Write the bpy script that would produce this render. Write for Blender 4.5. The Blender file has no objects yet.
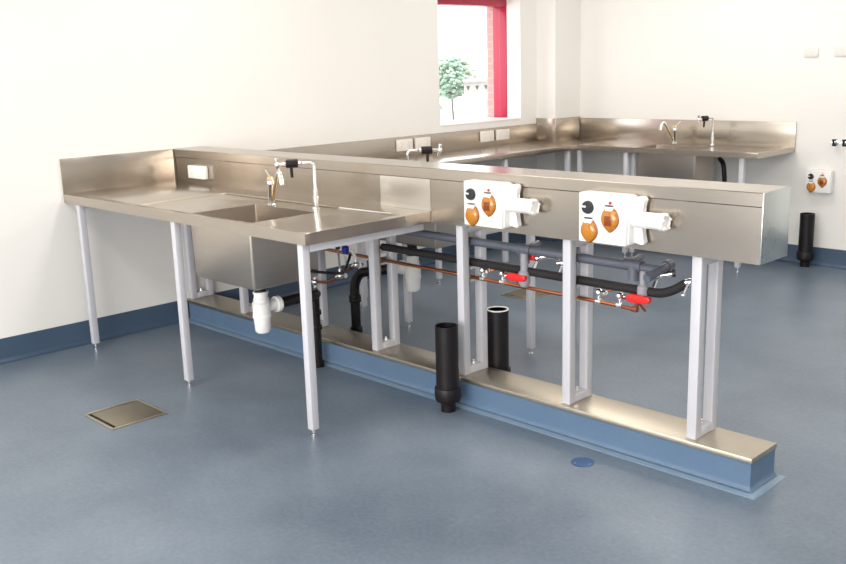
import bpy, bmesh, math, random
from mathutils import Vector, Matrix
random.seed(3)
scene = bpy.context.scene
COL = scene.collection
PI = math.pi

# ------------------------------------------------------------------ materials
def nodes_of(m):
    m.use_nodes = True
    nt = m.node_tree
    return nt, nt.nodes, nt.links, nt.nodes['Principled BSDF']

def mat(name, col, rough=.5, metal=0., noise=0., nscale=8., bump=0., spec=None, coat=0., emit=None):
    m = bpy.data.materials.new(name)
    nt, N, L, b = nodes_of(m)
    b.inputs['Roughness'].default_value = rough
    b.inputs['Metallic'].default_value = metal
    if spec is not None: b.inputs['Specular IOR Level'].default_value = spec
    if coat: b.inputs['Coat Weight'].default_value = coat; b.inputs['Coat Roughness'].default_value = .15
    tc = N.new('ShaderNodeTexCoord')
    no = N.new('ShaderNodeTexNoise'); no.inputs['Scale'].default_value = nscale; no.inputs['Detail'].default_value = 4
    L.new(tc.outputs['Object'], no.inputs['Vector'])
    mx = N.new('ShaderNodeMix'); mx.data_type = 'RGBA'
    k = noise
    mx.inputs['A'].default_value = (*[c * (1 - k) for c in col], 1)
    mx.inputs['B'].default_value = (*[min(1, c * (1 + k)) for c in col], 1)
    L.new(no.outputs['Fac'], mx.inputs['Factor'])
    L.new(mx.outputs['Result'], b.inputs['Base Color'])
    if bump:
        bp = N.new('ShaderNodeBump'); bp.inputs['Strength'].default_value = bump; bp.inputs['Distance'].default_value = .01
        L.new(no.outputs['Fac'], bp.inputs['Height']); L.new(bp.outputs['Normal'], b.inputs['Normal'])
    return m

def steel(name, col, rough, stretch):
    """brushed stainless sheet; stretch = noise scale per axis"""
    m = bpy.data.materials.new(name)
    nt, N, L, b = nodes_of(m)
    b.inputs['Metallic'].default_value = 1.0
    tc = N.new('ShaderNodeTexCoord'); mp = N.new('ShaderNodeMapping')
    mp.inputs['Scale'].default_value = stretch
    no = N.new('ShaderNodeTexNoise'); no.inputs['Scale'].default_value = 1; no.inputs['Detail'].default_value = 5
    L.new(tc.outputs['Object'], mp.inputs['Vector']); L.new(mp.outputs['Vector'], no.inputs['Vector'])
    n2 = N.new('ShaderNodeTexNoise'); n2.inputs['Scale'].default_value = 3.5; n2.inputs['Detail'].default_value = 3
    L.new(tc.outputs['Object'], n2.inputs['Vector'])
    r = N.new('ShaderNodeMapRange'); r.inputs['To Min'].default_value = rough - .04; r.inputs['To Max'].default_value = rough + .06
    L.new(n2.outputs['Fac'], r.inputs['Value']); L.new(r.outputs['Result'], b.inputs['Roughness'])
    mx = N.new('ShaderNodeMix'); mx.data_type = 'RGBA'
    mx.inputs['A'].default_value = (*[c * .93 for c in col], 1); mx.inputs['B'].default_value = (*[min(1, c * 1.07) for c in col], 1)
    L.new(no.outputs['Fac'], mx.inputs['Factor']); L.new(mx.outputs['Result'], b.inputs['Base Color'])
    bp = N.new('ShaderNodeBump'); bp.inputs['Strength'].default_value = .025; bp.inputs['Distance'].default_value = .002
    L.new(no.outputs['Fac'], bp.inputs['Height']); L.new(bp.outputs['Normal'], b.inputs['Normal'])
    return m

def vinyl(name, c1, c2, rough):
    m = bpy.data.materials.new(name)
    nt, N, L, b = nodes_of(m)
    tc = N.new('ShaderNodeTexCoord')
    big = N.new('ShaderNodeTexNoise'); big.inputs['Scale'].default_value = 1.1; big.inputs['Detail'].default_value = 6; big.inputs['Roughness'].default_value = .6
    L.new(tc.outputs['Object'], big.inputs['Vector'])
    fine = N.new('ShaderNodeTexNoise'); fine.inputs['Scale'].default_value = 55; fine.inputs['Detail'].default_value = 3
    L.new(tc.outputs['Object'], fine.inputs['Vector'])
    ad = N.new('ShaderNodeMath'); ad.operation = 'MULTIPLY_ADD'; ad.inputs[1].default_value = .35
    L.new(fine.outputs['Fac'], ad.inputs[0]); L.new(big.outputs['Fac'], ad.inputs[2])
    cr = N.new('ShaderNodeValToRGB'); cr.color_ramp.elements[0].position = .45; cr.color_ramp.elements[1].position = .9
    cr.color_ramp.elements[0].color = (*c1, 1); cr.color_ramp.elements[1].color = (*c2, 1)
    L.new(ad.outputs[0], cr.inputs['Fac']); L.new(cr.outputs['Color'], b.inputs['Base Color'])
    r = N.new('ShaderNodeMapRange'); r.inputs['To Min'].default_value = rough - .08; r.inputs['To Max'].default_value = rough + .1
    L.new(big.outputs['Fac'], r.inputs['Value']); L.new(r.outputs['Result'], b.inputs['Roughness'])
    bp = N.new('ShaderNodeBump'); bp.inputs['Strength'].default_value = .02; bp.inputs['Distance'].default_value = .001
    L.new(fine.outputs['Fac'], bp.inputs['Height']); L.new(bp.outputs['Normal'], b.inputs['Normal'])
    return m

def brick_mat():
    m = bpy.data.materials.new('red_brick')
    nt, N, L, b = nodes_of(m)
    tc = N.new('ShaderNodeTexCoord'); mp = N.new('ShaderNodeMapping'); mp.inputs['Rotation'].default_value = (PI / 2, 0, 0)
    br = N.new('ShaderNodeTexBrick'); br.inputs['Scale'].default_value = 4
    br.inputs['Color1'].default_value = (.52, .26, .235, 1); br.inputs['Color2'].default_value = (.56, .29, .26, 1); br.inputs['Mortar'].default_value = (.62, .38, .34, 1)
    L.new(tc.outputs['Object'], mp.inputs['Vector']); L.new(mp.outputs['Vector'], br.inputs['Vector']); L.new(br.outputs['Color'], b.inputs['Base Color'])
    b.inputs['Roughness'].default_value = .9
    return m

def glass_mat():
    m = bpy.data.materials.new('window_glass')
    nt, N, L, b = nodes_of(m)
    out = N['Material Output']
    tr = N.new('ShaderNodeBsdfTransparent'); gl = N.new('ShaderNodeBsdfGlossy'); gl.inputs['Roughness'].default_value = .02
    fr = N.new('ShaderNodeValue'); fr.outputs[0].default_value = .05
    mx = N.new('ShaderNodeMixShader')
    L.new(fr.outputs[0], mx.inputs[0]); L.new(tr.outputs[0], mx.inputs[1]); L.new(gl.outputs[0], mx.inputs[2]); L.new(mx.outputs[0], out.inputs['Surface'])
    return m

M = {}
M['wall'] = mat('cream_wall_paint', (.83, .812, .78), .38, noise=.015, nscale=2, spec=.35)
M['ceiling'] = mat('white_ceiling_paint', (.85, .85, .84), .8)
M['floor'] = vinyl('blue_grey_vinyl', (.090, .122, .163), (.190, .232, .285), .33)
M['skirt'] = vinyl('blue_vinyl_skirting', (.042, .074, .125), (.060, .100, .160), .42)
M['plinth'] = vinyl('blue_vinyl_plinth', (.085, .145, .235), (.115, .185, .285), .42)
M['steel_x'] = steel('brushed_steel_long', (.49, .438, .38), .23, (2, 220, 220))
M['steel_y'] = steel('brushed_steel_across', (.46, .412, .36), .23, (220, 2, 220))
M['steel_cap'] = steel('brushed_steel_cap', (.53, .48, .40), .38, (2, 200, 200))
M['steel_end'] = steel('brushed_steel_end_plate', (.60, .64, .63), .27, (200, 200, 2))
M['basin'] = steel('satin_steel_basin', (.55, .49, .43), .33, (3, 3, 120))
M['steel_glare'] = steel('steel_wall_reflection', (.80, .77, .71), .22, (2, 220, 220))  # spine steel whitened, wall reflection put into the colour
M['seam'] = mat('steel_seam', (.33, .30, .27), .4, 1, noise=.1)
M['frame'] = mat('lilac_grey_enamel', (.56, .56, .60), .42, noise=.02, nscale=5)
M['chrome'] = mat('chrome', (.9, .9, .9), .17, 1, noise=.01)
M['brass'] = mat('gilt_chrome', (.72, .56, .32), .18, 1, noise=.05)
M['white'] = mat('white_plastic', (.86, .85, .83), .35, noise=.01, nscale=5)
M['cream'] = mat('cream_plastic', (.82, .77, .72), .4, noise=.01, nscale=5)
M['black'] = mat('black_plastic', (.009, .007, .008), .42, noise=.1, spec=.3)
M['foam'] = mat('black_foam_insulation', (.013, .010, .011), .75, noise=.3, nscale=30, bump=.2)
M['grey'] = mat('slate_grey_pvc', (.105, .115, .145), .35, noise=.06)
M['grey_light'] = mat('pale_grey_pvc', (.30, .29, .32), .5, noise=.12, nscale=20)
M['copper'] = mat('copper', (.55, .20, .10), .32, 1, noise=.12, nscale=20)
M['copper_dull'] = mat('dull_copper', (.28, .09, .055), .45, .6, noise=.2, nscale=20)
M['red'] = mat('red_plastic', (.72, .02, .02), .35, noise=.05)
M['blue'] = mat('blue_plastic', (.02, .03, .45), .35, noise=.05)
M['amber'] = mat('amber_plastic', (.50, .185, .012), .12, noise=.25, nscale=35, coat=.5)
M['amber_dark'] = mat('dark_amber_plastic', (.24, .05, .008), .2, noise=.3, nscale=60)
M['dial'] = mat('dark_grey_dial', (.02, .022, .03), .4, noise=.1)
M['mark'] = mat('grey_print', (.42, .42, .42), .6)
M['dark_mark'] = mat('dark_print', (.05, .05, .05), .6)
M['grate'] = steel('dull_steel_plate', (.34, .30, .235), .48, (60, 60, 60))
M['grate_edge'] = steel('grate_rim_steel', (.62, .55, .42), .35, (60, 60, 60))
M['hole'] = mat('black_void', (.004, .004, .004), .9)
M['clean'] = mat('blue_floor_cap', (.035, .085, .21), .4, noise=.3, nscale=40)
M['red_frame'] = mat('red_window_paint', (.44, .012, .05), .28, noise=.05)
M['glass'] = glass_mat()
M['brick'] = brick_mat()
M['render'] = mat('cream_render', (.40, .375, .345), .9, noise=.05)
M['roof'] = mat('pale_roof', (.36, .35, .345), .9, noise=.05)
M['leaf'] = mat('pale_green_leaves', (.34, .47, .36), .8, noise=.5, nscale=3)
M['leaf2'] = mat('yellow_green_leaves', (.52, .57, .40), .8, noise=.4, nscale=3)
M['bark'] = mat('bark', (.22, .17, .14), .9, noise=.3)
M['ground'] = mat('pale_ground', (.55, .53, .50), .9, noise=.1)
M['plate'] = mat('greyed_plastic', (.74, .72, .69), .45, noise=.02)
M['silicone'] = mat('yellowed_silicone', (.62, .60, .36), .5)

# ------------------------------------------------------------------ mesh helpers
class MB:
    def __init__(self): self.bm = bmesh.new()
    def box(self, x0, x1, y0, y1, z0, z1, bevel=0.):
        t = bmesh.new()
        vs = [t.verts.new((x, y, z)) for x in (x0, x1) for y in (y0, y1) for z in (z0, z1)]
        for f in ((0, 1, 3, 2), (4, 6, 7, 5), (0, 4, 5, 1), (2, 3, 7, 6), (0, 2, 6, 4), (1, 5, 7, 3)):
            t.faces.new([vs[i] for i in f])
        if bevel: bmesh.ops.bevel(t, geom=list(t.edges), offset=bevel, segments=2, affect='EDGES', profile=.5)
        self._merge(t); return self
    def _merge(self, t):
        bmesh.ops.recalc_face_normals(t, faces=list(t.faces))
        me = bpy.data.meshes.new('tmp'); t.to_mesh(me); t.free(); self.bm.from_mesh(me); bpy.data.meshes.remove(me)
    def lathe(self, prof, org=(0, 0, 0), axis=(0, 0, 1), n=24, squash=1.):
        """prof: list of (r, h) along axis"""
        t = bmesh.new()
        a = Vector(axis).normalized(); u = a.orthogonal().normalized(); w = a.cross(u); o = Vector(org)
        rings = []
        for r, h in prof:
            if r < 1e-6: rings.append([t.verts.new(o + a * h)])
            else: rings.append([t.verts.new(o + a * h + u * (r * math.cos(2 * PI * i / n)) + w * (r * squash * math.sin(2 * PI * i / n))) for i in range(n)])
        for A, B in zip(rings, rings[1:]):
            for i in range(n):
                j = (i + 1) % n
                if len(A) == 1 and len(B) == 1: continue
                if len(A) == 1: t.faces.new((A[0], B[j], B[i]))
                elif len(B) == 1: t.faces.new((A[i], A[j], B[0]))
                else: t.faces.new((A[i], A[j], B[j], B[i]))
        for R, s in ((rings[0], 1), (rings[-1], -1)):
            if len(R) > 1 and not getattr(self, 'open', False): t.faces.new(R[::-1] if s > 0 else R)
        self._merge(t); return self
    def cyl(self, a, b, r, n=16, r2=None):
        a = Vector(a); b = Vector(b); h = (b - a).length
        return self.lathe([(r, 0), (r if r2 is None else r2, h)], a, b - a, n)
    def tube(self, pts, r, n=12, round_=0.04, seg=6):
        """rounded polyline swept by a circle"""
        P = [Vector(p) for p in pts]; path = [P[0]]
        for i in range(1, len(P) - 1):
            d0 = P[i - 1] - P[i]; d1 = P[i + 1] - P[i]; k = min(round_, d0.length * .49, d1.length * .49)
            a = P[i] + d0.normalized() * k; c = P[i] + d1.normalized() * k
            for s in range(seg + 1):
                q = s / seg; path.append(a * (1 - q) ** 2 + P[i] * 2 * q * (1 - q) + c * q * q)
        path.append(P[-1])
        t = bmesh.new(); rings = []; u = None
        for i, p in enumerate(path):
            d = (path[min(i + 1, len(path) - 1)] - path[max(i - 1, 0)]).normalized()
            if u is None: u = d.orthogonal().normalized()
            u = (u - d * u.dot(d)).normalized(); w = d.cross(u)
            rr = r(i / (len(path) - 1)) if callable(r) else r
            rings.append([t.verts.new(p + u * rr * math.cos(2 * PI * k / n) + w * rr * math.sin(2 * PI * k / n)) for k in range(n)])
        for A, B in zip(rings, rings[1:]):
            for k in range(n): t.faces.new((A[k], A[(k + 1) % n], B[(k + 1) % n], B[k]))
        t.faces.new(rings[0][::-1]); t.faces.new(rings[-1])
        self._merge(t); return self
    def prism(self, poly, a, b, axis='x', bevel=0.):
        """closed polygon in the plane normal to axis, extruded from a to b"""
        t = bmesh.new()
        def pt(p, s): return {'x': (s, p[0], p[1]), 'y': (p[0], s, p[1]), 'z': (p[0], p[1], s)}[axis]
        A = [t.verts.new(pt(p, a)) for p in poly]; B = [t.verts.new(pt(p, b)) for p in poly]
        t.faces.new(A); t.faces.new(B[::-1]); n = len(poly)
        for i in range(n): t.faces.new((A[i], B[i], B[(i + 1) % n], A[(i + 1) % n]))
        if bevel: bmesh.ops.bevel(t, geom=list(t.edges), offset=bevel, segments=2, affect='EDGES', profile=.5)
        self._merge(t); return self
    def ball(self, c, rx, ry=None, rz=None, sub=2):
        t = bmesh.new(); bmesh.ops.create_icosphere(t, subdivisions=sub, radius=1)
        bmesh.ops.scale(t, vec=(rx, ry or rx, rz or rx), verts=t.verts); bmesh.ops.translate(t, vec=c, verts=t.verts)
        self._merge(t); return self
    def build(self, name, m, parent=None, smooth=True):
        me = bpy.data.meshes.new(name); self.bm.to_mesh(me); self.bm.free()
        o = bpy.data.objects.new(name, me); COL.objects.link(o); me.materials.append(m)
        if parent: o.parent = parent
        if smooth:
            for p in me.polygons: p.use_smooth = True
            try: me.set_sharp_from_angle(angle=math.radians(38))
            except Exception: pass
        return o

def tag(o, label, cat, group=None):
    o['label'] = label; o['category'] = cat
    if group: o['group'] = group
    return o
def thing(name, label, cat, loc=(0, 0, 0), rz=0, group=None):
    o = bpy.data.objects.new(name, None); COL.objects.link(o)
    o.location = loc; o.rotation_euler = (0, 0, rz); o.empty_display_size = .1
    return tag(o, label, cat, group)
def struct(o): o['kind'] = 'structure'; return o
def kids(o): return [c for c in bpy.data.objects if c.parent == o]
def copy_tree(o, parent=None):
    c = o.copy(); COL.objects.link(c)
    if parent: c.parent = parent
    for k in kids(o): copy_tree(k, c)
    return c

# ------------------------------------------------------------------ room shell
X1, Y0, Y1, H = 7.6, -6.6, 3.97, 3.0
WY0, WY1, WZ0, WZ1 = 2.39, 3.39, 1.08, 2.12
struct(MB().box(-.15, X1 + .15, Y0 - .15, Y1 + .15, -.12, 0).build('floor', M['floor'], smooth=False))
struct(MB().box(-.4, X1 + .15, Y0 - .15, Y1 + .15, H, H + .12).build('ceiling', M['ceiling'], smooth=False))
w = MB()
for a in ((Y0, WY0, 0, H), (WY1, Y1 + .15, 0, H), (WY0, WY1, 0, WZ0), (WY0, WY1, WZ1, H)):
    w.box(-.15, 0, a[0], a[1], a[2], a[3])
struct(w.build('wall_left', M['wall'], smooth=False))
w = MB()
for a in ((Y0, WY0, -.5, H), (WY1, Y1 + .15, -.5, H), (WY0, WY1, -.5, WZ0), (WY0, WY1, WZ1, H)):
    w.box(-.38, -.302, a[0], a[1], a[2], a[3])
struct(w.build('wall_exterior', M['brick'], smooth=False))
struct(MB().box(0, X1 + .15, Y1, Y1 + .15, 0, H).build('wall_back', M['wall'], smooth=False))
struct(MB().box(0, .205, 3.61, Y1, 0, H).build('wall_corner', M['wall'], smooth=False))
w = MB().box(X1, X1 + .15, Y0, Y1 + .15, 0, H)
struct(w.build('wall_right', M['wall'], smooth=False))
struct(MB().box(0, X1, Y0 - .15, Y0, 0, H).build('wall_front', M['wall'], smooth=False))

def skirt_profile(h=.137, t=.005, c=.028):
    pr = [(0, 0), (0, h), (t, h), (t, c)]
    for i in range(1, 5):
        a = PI / 2 * i / 5; pr.append((t + c * (1 - math.cos(a)), c * (1 - math.sin(a))))
    return pr + [(t + c, .0015), (t + c, 0)]
sk = skirt_profile()
struct(MB().prism([(x + .0005, z + .0005) for x, z in sk], Y0, 3.605, 'y').build('baseboard_left', M['skirt']))
struct(MB().prism([(Y1 - .0005 - x, z + .0005) for x, z in sk], .24, X1, 'x').build('baseboard_back', M['skirt']))
b = MB(); b.prism([(3.6095 - x, z + .0005) for x, z in sk], .0, .238, 'x'); b.prism([(.2055 + x, z + .0005) for x, z in sk], 3.576, 3.94, 'y')
struct(b.build('baseboard_corner', M['skirt']))

# window
win = bpy.data.objects.new('window_1', None); COL.objects.link(win); struct(win); win.location = (-.2, (WY0 + WY1) / 2, WZ0)
win_o = Vector(win.location)
def wbox(n, m, *bs, bevel=.003):
    q = MB()
    for b_ in bs: q.box(b_[0] - win_o.x, b_[1] - win_o.x, b_[2] - win_o.y, b_[3] - win_o.y, b_[4] - win_o.z, b_[5] - win_o.z, bevel)
    return struct(q.build(n, m, win))
wbox('window_frame', M['red_frame'], (-.301, -.151, WY1 - .006, WY1 + .05, WZ0, WZ1 + .03), (-.301, -.151, WY0 - .05, WY0 + .03, WZ0, WZ1 + .03), (-.301, -.151, WY0 - .02, WY1 + .02, 2.035, WZ1 + .03))
wbox('window_sill', M['wall'], (-.40, -.002, WY0 + .001, WY1 - .007, WZ0 + .001, WZ0 + .016))
wbox('window_pane', M['glass'], (-.232, -.228, WY0 + .03, WY1 - .007, WZ0 + .018, 2.036), bevel=0)

# ------------------------------------------------------------------ benches
def worktop_mesh(L, D, z, t, dish=None, hole=None, x_start=0., dz=.007):
    xs = {x_start, L}; ys = {0., D}; s = .014
    if dish: xs |= {dish[0], dish[0] + s, dish[1] - s, dish[1]}; ys |= {dish[2], dish[2] + s, dish[3] - s, dish[3]}
    if hole: xs |= {hole[0], hole[1]}; ys |= {hole[2], hole[3]}
    xs = sorted(xs); ys = sorted(ys)
    def zz(x, y):
        if dish and dish[0] + s - 1e-6 <= x <= dish[1] - s + 1e-6 and dish[2] + s - 1e-6 <= y <= dish[3] - s + 1e-6: return z - dz
        return z
    bm = bmesh.new()
    T = {(i, j): bm.verts.new((x, y, zz(x, y))) for i, x in enumerate(xs) for j, y in enumerate(ys)}
    B = {(i, j): bm.verts.new((x, y, z - t)) for i, x in enumerate(xs) for j, y in enumerate(ys)}
    def solid(i, j):
        if i < 0 or j < 0 or i >= len(xs) - 1 or j >= len(ys) - 1: return False
        return not (hole and hole[0] - 1e-6 <= xs[i] < hole[1] - 1e-6 and hole[2] - 1e-6 <= ys[j] < hole[3] - 1e-6)
    for i in range(len(xs) - 1):
        for j in range(len(ys) - 1):
            if not solid(i, j): continue
            bm.faces.new((T[i, j], T[i + 1, j], T[i + 1, j + 1], T[i, j + 1])); bm.faces.new((B[i, j], B[i, j + 1], B[i + 1, j + 1], B[i + 1, j]))
            for (di, dj, a, c) in ((-1, 0, (i, j + 1), (i, j)), (1, 0, (i + 1, j), (i + 1, j + 1)), (0, -1, (i, j), (i + 1, j)), (0, 1, (i + 1, j + 1), (i, j + 1))):
                if not solid(i + di, j + dj): bm.faces.new((T[a], B[a], B[c], T[c]))
    bm.verts.ensure_lookup_table()
    for v in [v for v in bm.verts if not v.link_faces]: bm.verts.remove(v)
    # soften the outer top edge
    ed = [e for e in bm.edges if all(abs(v.co.z - z) < 1e-5 for v in e.verts) and (all(abs(v.co.y) < 1e-5 for v in e.verts) or all(abs(v.co.x - L) < 1e-5 for v in e.verts))]
    bmesh.ops.bevel(bm, geom=ed, offset=.006, segments=3, affect='EDGES', profile=.5)
    bmesh.ops.recalc_face_normals(bm, faces=list(bm.faces))
    q = MB(); q.bm.free(); q.bm = bm
    return q

def rrect(x0, x1, y0, y1, r, n=4):
    out = []
    for cx, cy, a0 in ((x1 - r, y0 + r, -PI / 2), (x1 - r, y1 - r, 0), (x0 + r, y1 - r, PI / 2), (x0 + r, y0 + r, PI)):
        for k in range(n + 1):
            a = a0 + PI / 2 * k / n; out.append((cx + r * math.cos(a), cy + r * math.sin(a)))
    return out
def basin_mesh(h, ztop, zbot, taper=.004):
    x0, x1, y0, y1 = h; bm = bmesh.new(); rings = []
    th = .004
    def ring(e, z, r): rings.append([bm.verts.new((x, y, z)) for x, y in rrect(x0 - e, x1 + e, y0 - e, y1 + e, r)])
    ring(th, ztop - .012, .012); ring(th - taper * .9, zbot + .02, .016); ring(th - taper - .004, zbot + .006, .018); ring(th - taper - .018, zbot, .02)
    ring(-taper - .03, zbot + th, .02); ring(-taper - .006, zbot + .016, .016); ring(-taper * .6, zbot + .04, .012); ring(-.0005, ztop, .006); ring(th, ztop, .012)
    for A, B in zip(rings, rings[1:] + rings[:1]):
        if A is rings[3]: continue
        for i in range(len(A)):
            j = (i + 1) % len(A); bm.faces.new((A[i], A[j], B[j], B[i]))
    bm.faces.new(rings[3][::-1]); bm.faces.new(rings[4])
    bmesh.ops.recalc_face_normals(bm, faces=list(bm.faces))
    q = MB(); q.bm.free(); q.bm = bm
    return q

def add_leg(root, x, y, ztop, w_=.0365):
    l = MB().box(x, x + w_, y, y + w_, .034, ztop, .003).build('leg', M['frame'], root)
    cx, cy = x + w_ / 2, y + w_ / 2
    MB().lathe([(.0, .001), (.013, .001), (.013, .006), (.005, .009), (.005, .02), (.010, .02), (.010, .029), (.006, .03), (.006, .0345)], (cx, cy, 0), n=12).build('levelling_foot', M['chrome'], l)
    return l

def sink_bench(label, loc, rz, L, D, z, t, dish, hole, legs, zb, x_start=0, end_rails=(), group=None, steelm='steel_x'):
    root = thing('sink_bench', label, 'bench', loc, rz, group)
    worktop_mesh(L, D, z, t, dish, hole, x_start).build('worktop', M[steelm], root)
    if hole:
        bs = basin_mesh(hole, z - .008, zb).build('basin', M['basin'], root)
        cx, cy = (hole[0] + hole[1]) / 2, (hole[2] + hole[3]) / 2
        MB().lathe([(0, zb + .006), (.026, zb + .006), (.034, zb + .008), (.038, zb + .0055), (0, zb + .0045)], (cx, cy, 0), n=20).build('waste_strainer', M['chrome'], bs)
    for x, y in legs: add_leg(root, x, y, z - t - .0005)
    for a in end_rails: MB().box(*a, .003).build('frame_rail', M['frame'], root)
    return root

D1 = .7295
HOLE = (1.288, 1.785, .050, .430)
front = sink_bench('stainless sink bench in the foreground, square basin over a white bottle trap', (0, -.73, 0), 0, 2.25, D1, .9, .05,
                   (.81, 2.205, .035, .575), HOLE, [(.142, .007), (1.168, .007), (2.182, .007)], .578, x_start=.014,
                   end_rails=[(2.184, 2.218, .045, .715, .812, .8495), (.03, .064, .045, .70, .812, .8495)])
sp = MB().box(.0045, .0135, 0.001, D1 - .008, .85, 1.1, .002).build('splashback', M['steel_y'], front)
MB().box(.0005, .0045, 0.003, D1 - .008, .85, 1.099).build('silicone_seal', M['silicone'], sp)
MB().tube([(1.79, .568, .8985), (2.145, .580, .8985)], .004, 8).build('rim_bead', M['chrome'], front)
MB().tube([(.808, .045, .8985), (.808, .568, .8985), (1.76, .568, .8985)], .0038, 8, .03).build('raised_rim', M['steel_cap'], front)
# far side of the island, back to back with the first
mirror_hole = (2.25 - 1.785, 2.25 - 1.288, .050, .430)
back = sink_bench('sink bench on the far side of the island, mostly hidden behind the steel spine', (2.25, .931, 0), PI, 2.235, D1, .9, .05,
                  (.05, 1.42, .035, .575), mirror_hole, [(2.25 - 2.186, .084), (2.25 - 1.267, .126), (2.25 - .754, .042)], .588,
                  end_rails=[(.062, .096, .06, .715, .812, .8495)])
# bench along the left (window) wall
ZW = .885
wb = thing('wall_bench', 'long steel worktop along the left wall under the window', 'bench', (0, .94, 0))
def loc_poly(pts): return [(x, y - .94) for x, y in pts]
WBP = loc_poly([(.012, .94), (.585, .94), (.585, 3.355), (.585, 3.955), (.221, 3.955), (.221, 3.594), (.012, 3.594)])
MB().prism(WBP, ZW - .04, ZW, 'z', .004).build('worktop', M['steel_y'], wb)
MB().box(.003, .0115, .215 - .94, 3.605 - .94, ZW - .04, 1.036, .002).build('splashback', M['steel_y'], wb)
q = MB().box(.003, .213, 3.596 - .94, 3.6075 - .94, ZW - .04, 1.082, .002); q.box(.2075, .219, 3.597 - .94, 3.957 - .94, ZW - .04, 1.080, .002)
q.build('corner_splashback', M['steel_x'], wb)
for yy in (1.02, 1.75, 2.5, 3.30): add_leg(wb, .535, yy - .94, ZW - .0405)
# bench along the back wall
bb = sink_bench('steel sink bench against the far back wall', (.586, 3.36, 0), 0, 1.60, .595, ZW, .04, (.03, 1.50, .03, .50),
                (.535, 1.055, .10, .40), [(.02, .02), (.478, .01), (.505, .07), (1.45, .02)], .57)
MB().box(.222 - .586, 1.60, .5955, .607, ZW - .04, 1.068, .002).build('splashback', M['steel_x'], bb)

# ------------------------------------------------------------------ island spine, plinth
spine = thing('service_spine', 'long stainless box rail on white frames along the centre of the island', 'service spine', (0, 0, 0))
prof = [(0, .85), (0, 1.048), (-.004, 1.052), (-.004, 1.097), (-.001, 1.1), (.203, 1.1), (.206, 1.097), (.206, 1.052), (.202, 1.048), (.202, .85)]
shell = MB().prism(prof, .003, 3.842, 'x').build('box_shell', M['steel_x'], spine)
for sx in (1.909, 2.252):
    MB().box(sx - .0015, sx + .0015, -.0012, .0, .851, 1.048).build('panel_seam', M['seam'], shell)
MB().box(1.911, 2.2505, -.0009, -.0001, .901, 1.0475).build('reflection_panel', M['steel_glare'], spine)  # thin paler sheet painting the left wall's reflection onto the spine
MB().box(3.842, 3.8465, -.003, .205, .851, 1.099, .0015).build('end_cap', M['steel_end'], spine)
for i, fx in enumerate((.006, .589, 1.190, 1.777, 2.388, 2.987, 3.574)):
    q = MB(); a, b_ = fx, fx + .04
    q.box(a, b_, .02, .06, .1385, .8495, .003); q.box(a, b_, .142, .182, .1385, .8495, .003)
    q.box(a + .001, b_ - .001, .05, .15, .139, .176, .003); q.box(a + .001, b_ - .001, .05, .15, .81, .849, .003)
    fr = q.build('support_frame', M['frame'], spine)
    MB().box(fx + .010, fx + .030, .066, .076, .37, .8095).build('steel_strip', M['seam'], fr)
    MB().lathe([(0, .1765), (.011, .1765), (.011, .183), (.006, .184), (.006, .196), (0, .197)], (fx + .02, .10, 0), n=6).build('anchor_bolt', M['chrome'], fr)

pl = thing('plinth', 'low blue vinyl plinth with steel capping under the island', 'plinth', (0, 0, 0))
PX = 3.848; c = .03
prof = [(c, .0005)] + [(c * (1 - math.sin(PI / 2 * i / 6)), .002 + c * (1 - math.cos(PI / 2 * i / 6))) for i in range(7)] + [(0, .118)]
bm = bmesh.new(); rows = []
for d, z in prof:
    rows.append([bm.verts.new(p + (z,)) for p in ((.034, -d), (PX + d, -d), (PX + d, .192 + d), (.034, .192 + d))])
for A, B in zip(rows[3:], rows[4:]):
    for i in range(4): bm.faces.new((A[i], A[(i + 1) % 4], B[(i + 1) % 4], B[i]))
for r_ in rows[:3]:
    for v in r_: bm.verts.remove(v)
bm.faces.new(rows[3][::-1]); bm.faces.new(rows[-1]); bmesh.ops.recalc_face_normals(bm, faces=list(bm.faces))
q = MB(); q.bm.free(); q.bm = bm
q.build('plinth_base', M['plinth'], pl)
M['cove'] = vinyl('pale_blue_cove', (.17, .25, .34), (.21, .29, .38), .35)  # paler vinyl for the lower part of the cove
bm = bmesh.new(); rows = []
for d, z in [(c + .006, .0005), (c + .004, .0025)] + prof[2:5] + [(prof[4][0] - .004, prof[4][1])]:
    rows.append([bm.verts.new(p + (z,)) for p in ((.034, -d), (PX + d, -d), (PX + d, .192 + d), (.034, .192 + d))])
for A, B in zip(rows, rows[1:] + rows[:1]):
    for i in range(3): bm.faces.new((A[i], A[i + 1], B[i + 1], B[i]))
bmesh.ops.recalc_face_normals(bm, faces=list(bm.faces))
q = MB(); q.bm.free(); q.bm = bm
q.build('cove_strip', M['cove'], pl)
MB().box(.006, PX + .004, -.005, .196, .1182, .1384, .001).build('steel_cap', M['steel_cap'], pl)

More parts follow.
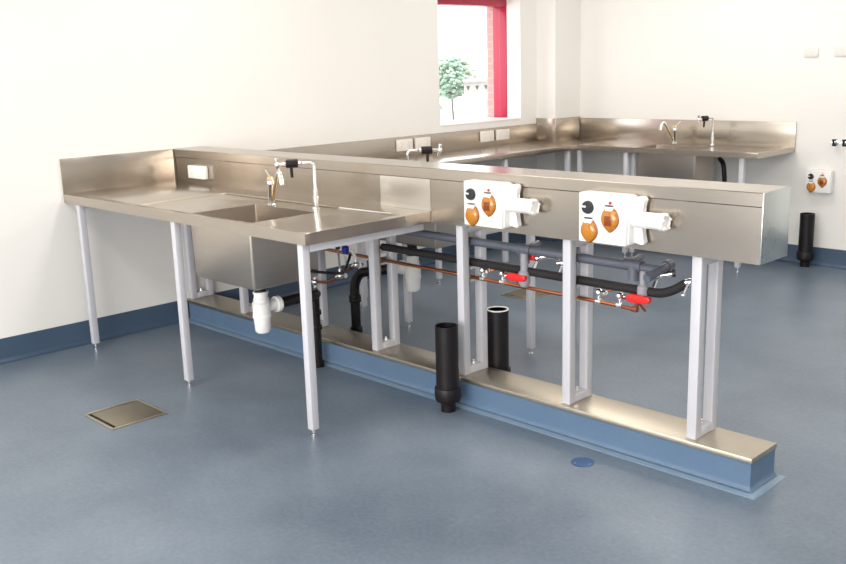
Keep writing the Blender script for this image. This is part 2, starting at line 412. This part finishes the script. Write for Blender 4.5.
# ------------------------------------------------------------------ taps
def lab_tap(label, loc, rz, s=1., h=.225, group=None, reach=.175):
    """swan-neck laboratory tap: slim column, horizontal arm with black lever valve and serrated nozzle"""
    t = thing('laboratory_tap', label, 'tap', loc, rz, group)
    MB().lathe([(0, .0005), (.020, .0005), (.020, .008), (.013, .012), (.013, .05), (.015, .052), (.015, .06), (.011, .065), (.011, .095), (.007, .10), (0, .10)], n=16).build('base', M['chrome'], t)
    MB().tube([(0, 0, .09), (0, 0, h), (.055, 0, h - .0)], .0072, 10, .022).build('swan_neck', M['chrome'], t)
    hv = MB().lathe([(.010, 0), (.010, .012), (0, .012)], (.062, 0, h), (1, 0, 0), 12).build('collar', M['chrome'], t)
    v = MB().lathe([(.015, 0), (.021, .004), (.021, .056), (.015, .06)], (.074, 0, h), (1, 0, 0), 14).build('lever_valve', M['black'], t)
    MB().tube([(.108, 0, h - .012), (.106, -.004, h - .066)], .0075, 8).build('lever', M['black'], v)
    q = MB().cyl((.134, 0, h), (.172, 0, h - .002), .008, 10); q.ball((.174, 0, h - .003), .014)
    q.cyl((.174, 0, h + .002), (.178, 0, h + .028), .008, 10, .010); q.cyl((.174, 0, h - .004), (.166, 0, h - .034), .011, 10, .007)
    q.cyl((.172, .004, h - .002), (.172, .028, h - .012), .007, 8)
    q.build('nozzle', M['chrome'], t)
    return t
lab_tap('swan neck lab tap with black lever at the foreground sink corner', (1.697, -.231, .893), math.atan2(-.82, -.57))
lab_tap('swan neck lab tap with black lever poking up just beyond the steel spine', (1.655, .433, .893), math.atan2(.80, .62))
lab_tap('swan neck lab tap at the back wall sink, right of its mixer', (1.607, 3.775, .8855), math.atan2(-1, -.15), h=.215)

def mixer(label, loc, rz, group=None):
    t = thing('mixer_tap', label, 'tap', loc, rz, group)
    MB().lathe([(0, .0005), (.022, .0005), (.022, .006), (.017, .012), (.016, .095), (.019, .10), (.019, .125), (.012, .136), (0, .138)], n=18).build('body', M['chrome'], t)
    MB().lathe([(.0185, .128), (.020, .132), (.015, .146), (0, .150)], n=16).build('cap', M['brass'], t)
    MB().tube([(-.006, 0, .145), (-.045, 0, .176)], .004, 8).build('lever', M['chrome'], t)
    MB().tube([(.012, 0, .03), (.055, 0, .115), (.085, 0, .165)], .0078, 10, .03).build('spout', M['brass'], t)
    q = MB().tube([(.078, 0, .155), (.096, 0, .178), (.112, 0, .150), (.116, 0, .115)], .012, 10, .02)
    q.build('spout_outlet', M['chrome'], t)
    return t
mixer('single lever mixer tap behind the foreground basin', (1.408, -.283, .893), math.radians(-8))
mixer('single lever mixer tap at the back wall sink', (1.268, 3.79, .8855), math.radians(-130))
# hidden twin of the mixer beyond the spine is left out: nothing of it shows

# ------------------------------------------------------------------ sockets
def amber_cover(w_, h_):
    """egg-shaped flap, pointed below, in the XZ plane facing -Y"""
    pts = []
    for i in range(28):
        a = 2 * PI * i / 28; x = math.sin(a); z = math.cos(a)
        if z < 0: x *= (1 - .42 * (-z) ** 2.2)
        pts.append((x * w_ / 2, z * h_ / 2))
    bm = bmesh.new()
    rings = []
    for k, dy in ((1., 0), (1., -.006), (.88, -.012), (.55, -.016)):
        rings.append([bm.verts.new((x * k, dy, z * k)) for x, z in pts])
    for A, B in zip(rings, rings[1:]):
        for i in range(28): bm.faces.new((A[i], A[(i + 1) % 28], B[(i + 1) % 28], B[i]))
    bm.faces.new(rings[0][::-1]); bm.faces.new(rings[-1]); bmesh.ops.recalc_face_normals(bm, faces=list(bm.faces))
    q = MB(); q.bm.free(); q.bm = bm
    return q

def power_box(label, loc, group, side=True, sc=1.):
    """loc = centre of the rear face, box faces -Y"""
    t = thing('power_socket_box', label, 'socket', loc, 0, group); t.scale = (sc, sc, sc)
    MB().box(-.108, .108, -.07, -.0008, -.096, .096, .006).build('enclosure', M['white'], t)
    yf = -.0702
    q = MB().box(-.104, .028, yf - .0006, yf, -.0015, .0005); q.build('cover_joint', M['cream'], t)
    d = MB().lathe([(.026, 0), (.026, .004), (.023, .012), (0, .013)], (-.063, yf, .040), (0, -1, 0), 20).build('isolator_dial', M['dial'], t)
    MB().box(-.086, -.065, yf - .0155, yf - .012, .040, .047).build('pointer', M['white'], d)
    for (cx, cz, w_, h_, dark) in ((-.056, -.052, .072, .088, False), (.038, .0, .074, .092, True)):
        a = amber_cover(w_, h_); o = a.build('socket_cover', M['amber'], t); o.location = (cx, yf, cz)
        r_ = amber_cover(w_ + .007, h_ + .006); r_.bm.transform(Matrix.Diagonal((1, .3, 1, 1))); r_.build('cover_gasket', M['amber_dark'], o)
        MB().box(-.017, .017, -.014, 0, h_ / 2 - .012, h_ / 2 + .006, .003).build('hinge', M['white'], o)
        MB().box(-.016, .016, -.0155, -.004, h_ / 2 + .006, h_ / 2 + .010).build('hinge_slot', M['dark_mark'], o)
        MB().lathe([(.006, 0), (.006, .006), (0, .006)], (0, 0, -h_ / 2 + .004), (0, -1, 0), 10).build('latch', M['dark_mark'], o)
        if dark: MB().box(-.016, .016, -.0172, -.0155, -.022, .016, .0008).build('socket_face', M['amber_dark'], o)
    MB().lathe([(.0065, 0), (.006, .004), (0, .006)], (.038, yf, .064), (0, -1, 0), 12).build('indicator_lamp', M['red'], t)
    for x in (-.092, -.066, -.040): MB().box(x - (.006 if x == -.066 else .0018), x + (.006 if x == -.066 else .0018), yf - .0004, yf, .076, .081).build('marking', M['mark'], t)
    for x in (.029, .045): MB().box(x - .003, x + .003, yf - .0004, yf, .079, .083).build('marking', M['mark'], t)
    if side:
        q = MB().box(.1085, .116, -.060, -.004, -.090, .092, .003)
        q.prism([(.114, -.085), (.155, -.092), (.165, -.08), (.150, -.04), (.150, .045), (.165, .080), (.155, .093), (.114, .087)], -.030, -.006, 'y', .004)
        so = q.build('side_socket', M['white'], t)
        q = MB().lathe([(.026, 0), (.031, .006), (.031, .118), (.034, .121), (.034, .137), (.028, .141), (.026, .133), (0, .133)], (.116, -.034, .006), (1, 0, 0), 24)
        for k in range(5):
            a = 2 * PI * k / 5 + .3; q.ball((.116 + .142, -.034 + .027 * math.cos(a), .006 + .027 * math.sin(a)), .0065, sub=1)
        q.build('inlet_barrel', M['white'], so)
        MB().box(.120, .140, -.0312, -.0302, .050, .068).build('label_plate', M['cream'], so)
    return t
power_box('white switched socket box on the spine, nearer the middle, amber covers', (2.636, -.0055, .972), 'switched socket boxes on the steel spine')
power_box('white switched socket box on the spine, nearest its open end, amber covers', (3.243, -.0055, .966), 'switched socket boxes on the steel spine')
power_box('switched socket box with amber covers on the back wall above black standpipe', (2.395, 3.9688, .640), None, side=False, sc=.86)

def outlet(label, loc, rz, w_, h_, d_, group, m='white'):
    t = thing('power_outlet', label, 'power outlet', loc, rz, group)
    MB().box(-w_ / 2, w_ / 2, -d_, -.0008, -h_ / 2, h_ / 2, .005).build('faceplate', M[m], t)
    for sx in (-.5, .5):
        MB().box(sx * w_ * .5 - .008, sx * w_ * .5 + .008, -d_ - .004, -d_, h_ * .14, h_ * .34, .001).build('switch', M[m], t)
        q = MB()
        for dx, dz in ((-.007, 0), (.007, 0), (0, -.014)): q.box(sx * w_ * .5 + dx - .0015, sx * w_ * .5 + dx + .0015, -d_ - .0006, -d_, -h_ * .12 + dz - .004, -h_ * .12 + dz + .004)
        q.build('pin_slots', M['mark'], t)
    return t
outlet('white outlet on the spine above the left end of the foreground bench', (.297, -.0005, .973), 0, .18, .078, .032, None)
G = 'outlets along the left wall splashback'
for y, lab in ((1.968, 'cream outlet on left wall splashback, furthest left, behind the lab tap'), (2.163, 'cream outlet on left wall splashback, second from left, above black tap lever'),
               (2.921, 'cream outlet on left wall splashback under the window, left of its pair'), (3.12, 'cream outlet on left wall splashback nearest the far corner')):
    outlet(lab, (.0118, y, .972), PI / 2, .165, .088, .018, G, 'cream')
G2 = 'plates high on the back wall'
for x, lab in ((2.265, 'small pale blank plate high on the back wall, left one'), (2.485, 'small pale blank plate high on back wall at the right frame edge')):
    t = thing('wall_plate', lab, 'wall plate', (x, Y1 - .0005, 1.572), 0, G2)
    MB().box(-.052, .052, -.010, 0, -.036, .036, .003).build('plate', M['plate'], t)
    MB().box(.028, .040, -.014, -.010, -.030, -.014, .001).build('switch', M['cream'], t)
G3 = 'gas taps on the back wall'
for x, lab in ((2.484, 'chrome and black wall tap on the back wall, left one'), (2.556, 'chrome and black wall tap cut off by the right frame edge')):
    t = thing('wall_tap', lab, 'tap', (x, Y1 - .0005, .93), 0, G3)
    MB().lathe([(.024, 0), (.024, .005), (.012, .010), (.011, .04), (0, .042)], (0, 0, 0), (0, -1, 0), 16).build('body', M['chrome'], t)
    MB().cyl((0, -.032, 0), (-.03, -.04, -.01), .007, 10, .005).build('nozzle', M['chrome'], t)
    q = MB().box(-.010, .022, -.052, -.042, .010, .022, .003); q.box(-.008, .022, -.052, -.042, -.028, -.014, .003); q.box(-.006, .006, -.05, -.041, -.02, .016, .002)
    q.build('lever', M['black'], t)

# ------------------------------------------------------------------ pipes along the spine
YP = .10
wp = thing('waste_pipe', 'slate grey plastic pipe uppermost in the spine frames', 'pipe', (1.4, YP, .76))
def off(p, o): return (p[0] - o[0], p[1] - o[1], p[2] - o[2])
wo = (1.4, YP, .76)
def PT(*ps): return [off(p, wo) for p in ps]
MB().tube(PT((1.70, YP, .768), (3.40, YP, .756)), .019, 14).build('pipe_run', M['grey'], wp)
for tx, hz in ((2.72, .61), (3.275, .665)):
    q = MB().lathe([(.0235, -.04), (.0235, .04)], off((tx, YP, .761), wo), (1, 0, 0), 14)
    q.cyl(off((tx, YP, .76), wo), off((tx, YP, .70), wo), .0235, 14)
    q.build('tee', M['grey'], wp)
MB().lathe([(.017, 0), (.017, -.075), (.026, -.085), (.027, -.13), (.017, -.148)], off((2.735, .082, .748), wo), n=14).build('drop_pipe', M['grey_light'], wp)
MB().lathe([(.013, 0), (.013, -.055), (.022, -.062), (.024, -.092), (.012, -.112)], off((3.33, .085, .748), wo), n=14).build('drop_pipe', M['grey_light'], wp)
for tx in (2.74, 3.26):   # short capped branches to the far side
    MB().tube(PT((tx, YP, .766), (tx - .01, .185, .775)), .016, 12).build('branch', M['grey'], wp)
q = MB().tube(PT((3.385, .02, .735), (3.395, YP, .757), (3.39, .185, .767)), .0175, 12, .03)
q.lathe([(.0225, 0), (.0225, .03)], off((3.391, .15, .764), wo), (0, 1, .1), 12)
q.build('end_elbow', M['grey'], wp)
for tx in (1.797, 3.007): 
    MB().box(tx - .009 - wo[0], tx + .009 - wo[0], -.04, .042, -.026 + .004, -.021 + .004).build('pipe_clip', M['frame'], wp)

# valves
def tee_valve(parent, o, x, z, dy, handle=None, big=False, dx=.03):
    """chrome stop valve branching off the pipe at x towards the camera (dy<0) or the far side"""
    q = MB().cyl(off((x, YP, z), o), off((x, YP, z + .035), o), .008, 10)
    q.lathe([(.013, -.012), (.013, .012)], off((x, YP, z), o), (1, 0, 0), 10)
    a = Vector((x, YP, z + .038)); b_ = a + Vector((dx, dy, .004))
    q.cyl(off(a - (b_ - a) * .35, o), off(b_, o), .010, 10); q.ball(off(a, o), .018)
    q.lathe([(.013, 0), (.013, .012)], off(b_, o), tuple(b_ - a), 6)
    v = q.build('stop_valve', M['chrome'], parent)
    return v
cu = thing('copper_pipe', 'bare copper pipe lowest in the spine frames, chrome valves along it', 'pipe', (1.3, YP, .60))
co = (1.3, YP, .60)
MB().tube([off(p, co) for p in ((1.30, YP, .602), (2.2, YP, .598), (3.10, YP, .5875), (3.20, YP, .586))], .0085, 10).build('pipe_run', M['copper'], cu)
q = MB().tube([off(p, co) for p in ((3.19, YP, .586), (3.285, YP, .582), (3.30, YP, .615))], .0085, 10, .012); q.lathe([(.012, -.012), (.012, .012)], off((3.285, YP, .583), co), (1, 0, 0), 10)
q.build('end_elbow', M['copper_dull'], cu)
for vx in (2.477, 2.595, 3.113, 3.215):
    tee_valve(cu, co, vx, .597 if vx < 2.9 else .588, -.01 if vx in (2.477, 3.113) else -.02)
for hx, hz in ((2.708, .642), (3.326, .640)):
    q = MB().prism([(hx - .056, hz - .006), (hx - .04, hz - .020), (hx + .04, hz - .017), (hx + .055, hz - .004), (hx + .05, hz + .012), (hx + .02, hz + .014), (hx - .03, hz + .016), (hx - .052, hz + .010)], -.048, -.028, 'y', .005)
    bmesh.ops.translate(q.bm, vec=(-co[0], 0, -co[2]), verts=q.bm.verts)
    h = q.build('lever_handle', M['red'], cu)
    q = MB().cyl((hx - .05 - co[0], -.037, hz - co[2]), (hx - .095 - co[0], -.02, hz - .012 - co[2]), .004, 8); q.build('lever_stem', M['chrome'], h)
    MB().cyl((hx - .0 - co[0], -.035, hz - .018 - co[2]), (hx + .01 - co[0], -.005, hz - .055 - co[2]), .006, 8).build('spindle', M['copper_dull'], h)
for bx in (2.505, 3.14): MB().tube([off(p, co) for p in ((bx, .09, .635), (bx + .06, .15, .655))], .0065, 8).build('branch', M['copper'], cu)
for tx in (1.797, 2.408, 3.007): MB().box(tx - .009 - co[0], tx + .009 - co[0], -.04, .042, -.022, -.0135).build('pipe_clip', M['frame'], cu)

ins = thing('insulated_pipe', 'black foam insulated pipe between the grey and copper ones', 'pipe', (1.8, YP, .667))
io = (1.8, YP, .667)
MB().tube([off(p, io) for p in ((1.80, YP, .668), (3.40, .095, .665), (3.45, .10, .682), (3.50, .115, .716))], .0185, 12, .03).build('foam_sleeve', M['foam'], ins)
def far_valve(x, z, red=False):
    q = MB().cyl(off((x, .105, z - .018), io), off((x, .135, z + .025), io), .0075, 8); q.ball(off((x, .138, z + .032), io), .020)
    q.cyl(off((x - .02, .125, z + .030), io), off((x + .055, .165, z + .044), io), .0125, 10); q.lathe([(.018, 0), (.018, .014)], off((x + .05, .162, z + .045), io), (.8, .4, .1), 6)
    v = q.build('stop_valve', M['chrome'], ins)
    if red: MB().box(x - .028 - io[0], x - .002 - io[0], .01, .035, z + .022 - io[2], z + .058 - io[2], .006).build('valve_knob', M['red'], v)
far_valve(2.765, .690, True); far_valve(2.90, .685); far_valve(3.36, .690)
q = MB().ball(off((3.515, .115, .722), io), .017); q.cyl(off((3.50, .105, .722), io), off((3.545, .125, .722), io), .011, 10); q.cyl(off((3.515, .10, .72), io), off((3.512, .075, .685), io), .005, 8); q.ball(off((3.512, .073, .680), io), .009)
q.build('end_valve', M['chrome'], ins)
for tx in (1.797, 2.408, 3.007): MB().box(tx - .009 - io[0], tx + .009 - io[0], -.04, .042, -.032, -.0195).build('pipe_clip', M['frame'], ins)

# supplies to the foreground sink taps, seen in the gap right of the basin
sv = thing('tap_supply_pipes', 'short copper tails and chrome stop valves under the foreground bench', 'pipe', (1.6, -.02, .5))
so_ = (1.6, -.02, .5)
def S(*ps): return [off(p, so_) for p in ps]
MB().tube(S((1.50, -.10, .480), (1.60, -.10, .492), (1.672, -.10, .528)), .008, 8, .02).build('hot_tail', M['copper_dull'], sv)
MB().tube(S((1.50, .02, .500), (1.60, .02, .530), (1.665, .02, .560)), .008, 8, .02).build('cold_tail', M['copper_dull'], sv)
def small_valve(x, y, z):
    q = MB().ball(S((x, y, z))[0], .018); q.cyl(*S((x, y, z), (x + .05, y - .01, z + .008)), .008, 10); q.cyl(*S((x, y, z - .005), (x, y, z + .035)), .009, 10)
    q.cyl(*S((x - .03, y, z - .012), (x, y, z)), .009, 8); q.lathe([(.013, 0), (.013, .01)], S((x + .045, y - .009, z + .007))[0], (1, -.2, .15), 6)
    return q.build('stop_valve', M['chrome'], sv)
small_valve(1.695, -.10, .540); small_valve(1.680, .02, .574)
q = MB().ball(S((1.487, -.10, .478))[0], .02); q.cyl(*S((1.487, -.10, .45), (1.487, -.10, .515)), .011, 10); q.build('wall_union', M['chrome'], sv)
MB().tube(S((1.695, -.10, .572), (1.693, -.105, .70), (1.68, -.15, .855)), .0055, 8, .05).build('braided_hose', M['seam'], sv)
MB().tube(S((1.680, .02, .606), (1.70, -.02, .66)), .009, 8).build('riser', M['white'], sv)
MB().lathe([(.012, 0), (.012, .022), (0, .024)], S((1.692, -.105, .676))[0], n=10).build('black_nut', M['black'], sv)
MB().lathe([(.0, 0), (.019, 0), (.019, .036), (.012, .04), (0, .04)], S((1.60, .02, .622))[0], n=12).build('valve_cap', M['blue'], sv)
MB().tube(S((1.60, .02, .53), (1.60, .02, .624)), .006, 8).build('valve_stem', M['chrome'], sv)

# ------------------------------------------------------------------ sink wastes
def bottle_trap(label, loc, rz, ztop, group):
    """loc: under the sink outlet at trap bottom; outlet towards local +X"""
    t = thing('bottle_trap', label, 'sink trap', loc, rz, group)
    H_ = ztop - loc[2]
    MB().lathe([(0, 0), (.030, .001), (.038, .010), (.042, .075), (.046, .077), (.046, .088), (.044, .09), (.044, .148), (.036, .156), (.036, .165), (0, .165)], n=24).build('bottle', M['white'], t)
    q = MB().lathe([(.038, .162), (.038, .172), (.034, .173), (.034, .196), (.038, .197), (.038, .206), (.0, .206)], n=24); q.build('inlet_nut', M['white'], t)
    MB().lathe([(.027, .205), (.027, H_ - .002), (0, H_ - .002)], n=20).build('tail_pipe', M['black'], t)
    q = MB().lathe([(.028, 0), (.028, .05), (.040, .052), (.041, .072), (.034, .08), (.026, .08)], (.03, 0, .125), (1, 0, 0), 20)
    q.build('outlet_nut', M['white'], t)
    return t
GT = 'bottle traps under the island sinks'
bottle_trap('white bottle trap under the foreground basin', (1.572, -.50, .310), math.atan2(.433, .0), .578, GT)
bottle_trap('white bottle trap beyond the island frames, under the far basin', (1.552, .545, .318), PI, .588, GT)

def drain(label, pts, r, brackets):
    t = thing('drain_pipe', label, 'pipe', pts[-1], 0, None)
    o = pts[-1]
    MB().tube([off(p, o) for p in pts], r, 16, .07, 8).build('pipe_run', M['black'], t)
    MB().lathe([(r + .008, .001), (r + .008, .03), (r + .001, .036)], (0, 0, 0), n=16).build('floor_collar', M['black'], t)
    for z in brackets:
        q = MB().lathe([(r + .005, -.012), (r + .007, -.008), (r + .007, .008), (r + .005, .012)], (0, 0, z), n=16)
        for a in (0, PI): q.box(math.cos(a) * (r + .012) - .007, math.cos(a) * (r + .012) + .007, -.008, .008, z - .006, z + .006, .002)
        q.build('coupling', M['black'], t)
    return t
drain('black drain pipe from the foreground trap, dropping behind the right front leg', [(1.572, -.385, .437), (1.51, -.11, .42), (1.440, -.075, .40), (1.433, -.070, .0)], .0265, (.30, .22))
drain('black elbowed drain pipe from the far trap, beyond the island plinth', [(1.435, .545, .438), (1.12, .52, .37), (1.083, .507, .30), (1.083, .507, 0)], .029, (.22, .20))
# sagging black flex from the basin
tag(MB().tube([(1.80, -.36, .62), (1.78, -.16, .57), (1.62, .0, .545), (1.56, .085, .60)], .007, 8, .12, 10).build('flexible_hose', M['black']), 'thin black hose sagging between basin and spine under the foreground bench', 'hose')
# black hose by the back basin
tag(MB().tube([(1.742, 3.65, .80), (1.80, 3.60, .775), (1.815, 3.60, .66), (1.78, 3.66, .48), (1.76, 3.70, .0)], .018, 10, .05).build('drain_hose', M['black']), 'black curved hose right of the basin under the back wall bench', 'hose')

def standpipe(label, loc, ztop, group):
    t = thing('standpipe', label, 'standpipe', loc, 0, group)
    MB().lathe([(.030, .001), (.034, .001), (.034, .044), (.036, .05), (.0, .05)], n=28).build('spigot', M['black'], t)
    MB().lathe([(.040, .045), (.057, .053), (.061, .065), (.061, .112), (.059, .116), (.054, .117)], n=32).build('socket_collar', M['black'], t)
    q = MB(); q.lathe([(.0525, .10), (.0525, ztop), (.0475, ztop), (.0475, .12), (0, .12)], n=32)
    q.build('upper_pipe', M['black'], t)
    return t
GS = 'black standpipes rising from the floor'
s1 = standpipe('black standpipe standing in front of the island plinth', (2.426, -.097, 0), .408, GS)
s2 = standpipe('black standpipe behind the island plinth, pale rim at its top', (2.420, .264, 0), .409, GS)
M['rim'] = mat('worn_pale_rim', (.9, .9, .88), .3, noise=.2, nscale=30)
MB().lathe([(.0527, .4075), (.0535, .4075), (.0535, .4115), (.0465, .4115), (.0465, .4075)], n=32).build('rim', M['rim'], s2)
standpipe('black standpipe against the back wall skirting', (2.350, 3.872, 0), .403, GS)

# ------------------------------------------------------------------ floor drains
def grate(label, loc, sx, sy, group):
    t = thing('floor_grate', label, 'floor drain', loc, 0, group)
    e = .013
    q = MB()
    for a in ((-sx / 2, sx / 2, -sy / 2, -sy / 2 + e), (-sx / 2, sx / 2, sy / 2 - e, sy / 2), (-sx / 2, -sx / 2 + e, -sy / 2 + e, sy / 2 - e), (sx / 2 - e, sx / 2, -sy / 2 + e, sy / 2 - e)):
        q.box(a[0], a[1], a[2], a[3], .0005, .006, .001)
    q.build('rim', M['grate_edge'], t)
    MB().box(-sx / 2 + e, sx / 2 - e, -sy / 2 + e, sy / 2 - e, .0005, .0016).build('gap', M['hole'], t)
    p = MB().box(-sx / 2 + e + .008, sx / 2 - e - .006, -sy / 2 + e + .016, sy / 2 - e - .004, .0018, .0055, .001).build('cover_plate', M['grate'], t)
    return t
GG = 'square steel floor grates'
grate('square steel floor grate in the left foreground', (1.312, -1.124, 0), .285, .280, GG)
grate('square steel floor grate beyond the island, seen between its frames', (1.275, 1.88, 0), .25, .24, GG)
fc = thing('floor_cleanout', 'small round blue cap set in the floor in front of the plinth', 'floor drain', (3.231, -.168, 0))
MB().lathe([(.046, .0004), (.046, .0022), (.038, .003), (0, .003)], n=28).build('cap', M['clean'], fc)
q = MB()
for a in (0, 2.1, 4.2): q.lathe([(.004, .003), (.004, .0042), (0, .0042)], (.034 * math.cos(a), .034 * math.sin(a), 0), n=8)
q.build('screws', M['chrome'], fc)

# ------------------------------------------------------------------ outside the window
struct(MB().box(-90, -.4, -30, 120, -6.2, -6).build('ground_outside', M['ground'], smooth=False))
bd = thing('building', 'pale cream building outside the window, right of the tree', 'building', (-40, 45.9, -6))
MB().prism([(0, 0), (0, 14), (-6, 14), (-6, 7.2)], 0, 6.42, 'z').build('wall', M['render'], bd, False)
MB().prism([(.15, -.12), (.15, 14.1), (-6.1, 14.1), (-6.1, 7.2)], 6.42, 6.62, 'z').build('parapet', M['roof'], bd, False)
for k in range(5):
    y = .42 + k * .93
    MB().prism([(y - .17, 6.18), (y + .17, 6.18), (y, 5.9)], .0, .05, 'x').build('vent', M['dark_mark'], bd, False)
for k in range(3):
    MB().box(0, .04, .25 + 2.2 * k, .75 + 2.2 * k, 4.0, 5.1).build('window', M['cream'], bd, False)
lb = thing('outbuilding', 'low pale building outside the window, left under the tree', 'building', (-42, 39, -6))
MB().box(-4, 0, 0, 6.6, 0, 4.6).build('wall', M['render'], lb, False)
MB().prism([(-.3, 4.6), (6.75, 4.6), (6.2, 5.2), (.3, 5.4)], -4.2, .2, 'x').build('roof', M['roof'], lb, False)
tr = thing('tree', 'pale green leafy tree outside the window', 'tree', (-50, 55.2, -6))
MB().tube([(0, 0, 0), (.05, .1, 3), (-.1, 0, 6.5)], lambda s: .22 - .14 * s, 8).build('trunk', M['bark'], tr)
q = MB(); q2 = MB()
for k in range(560):
    a = random.uniform(0, 2 * PI); rr = random.random() ** .5; zz = random.uniform(-1, 1)
    r_ = 2.0 * math.sqrt(max(0, 1 - zz * zz)) * rr
    p = (r_ * math.cos(a), r_ * math.sin(a) + (0 if zz < 0 else .2), 6.65 + zz * 1.65)
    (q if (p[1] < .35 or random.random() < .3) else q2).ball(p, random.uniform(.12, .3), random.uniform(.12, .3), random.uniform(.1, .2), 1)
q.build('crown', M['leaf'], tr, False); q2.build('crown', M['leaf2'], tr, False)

# ------------------------------------------------------------------ light
def area(name, loc, rot, sx, sy, power, col):
    l = bpy.data.lights.new(name, 'AREA'); l.shape = 'RECTANGLE'; l.size = sx; l.size_y = sy; l.energy = power; l.color = col
    o = bpy.data.objects.new(name, l); COL.objects.link(o); o.location = loc; o.rotation_euler = rot
    return o
WARM = (1, .945, .87); COOL = (.86, .93, 1)
for i, (x, y) in enumerate(((1.6, -2.6), (1.6, .2), (1.8, 2.6), (4.6, -2.6), (4.6, .2), (4.6, 2.6))):
    area('ceiling_lamp', (x, y, H - .04), (0, 0, 0), 1.3, .6, 17, WARM)
area('rear_fill', (4.2, Y0 + .05, 1.5), (PI / 2, 0, 0), 5.6, 2.2, 210, (1, .97, .94))  # added soft fill behind the camera, on a wall without a window

wd = bpy.data.worlds.new('sky'); scene.world = wd; wd.use_nodes = True
bg = wd.node_tree.nodes['Background']; bg.inputs['Color'].default_value = (.92, .96, 1, 1); bg.inputs['Strength'].default_value = 2.2

scene.view_settings.view_transform = 'Standard'
scene.view_settings.look = 'None'
scene.view_settings.exposure = 0.76

# ------------------------------------------------------------------ camera
cx, cy, cz, yaw, pitch, roll, f = 5.2957, -3.0505, 1.5482, .7951, -.2236, -.0300, 943.93
fw = Vector((-math.sin(yaw) * math.cos(pitch), math.cos(yaw) * math.cos(pitch), math.sin(pitch)))
rt = Vector((math.cos(yaw), math.sin(yaw), 0)); up = rt.cross(fw)
r2 = rt * math.cos(roll) + up * math.sin(roll); u2 = -rt * math.sin(roll) + up * math.cos(roll)
cam = bpy.data.cameras.new('camera'); co_ = bpy.data.objects.new('camera', cam); COL.objects.link(co_)
mw = Matrix((r2, u2, -fw)).transposed().to_4x4(); mw.translation = (cx, cy, cz)
co_.matrix_world = mw
cam.sensor_width = 36; cam.sensor_fit = 'HORIZONTAL'; cam.lens = f / 846 * 36; cam.clip_end = 300
scene.camera = co_
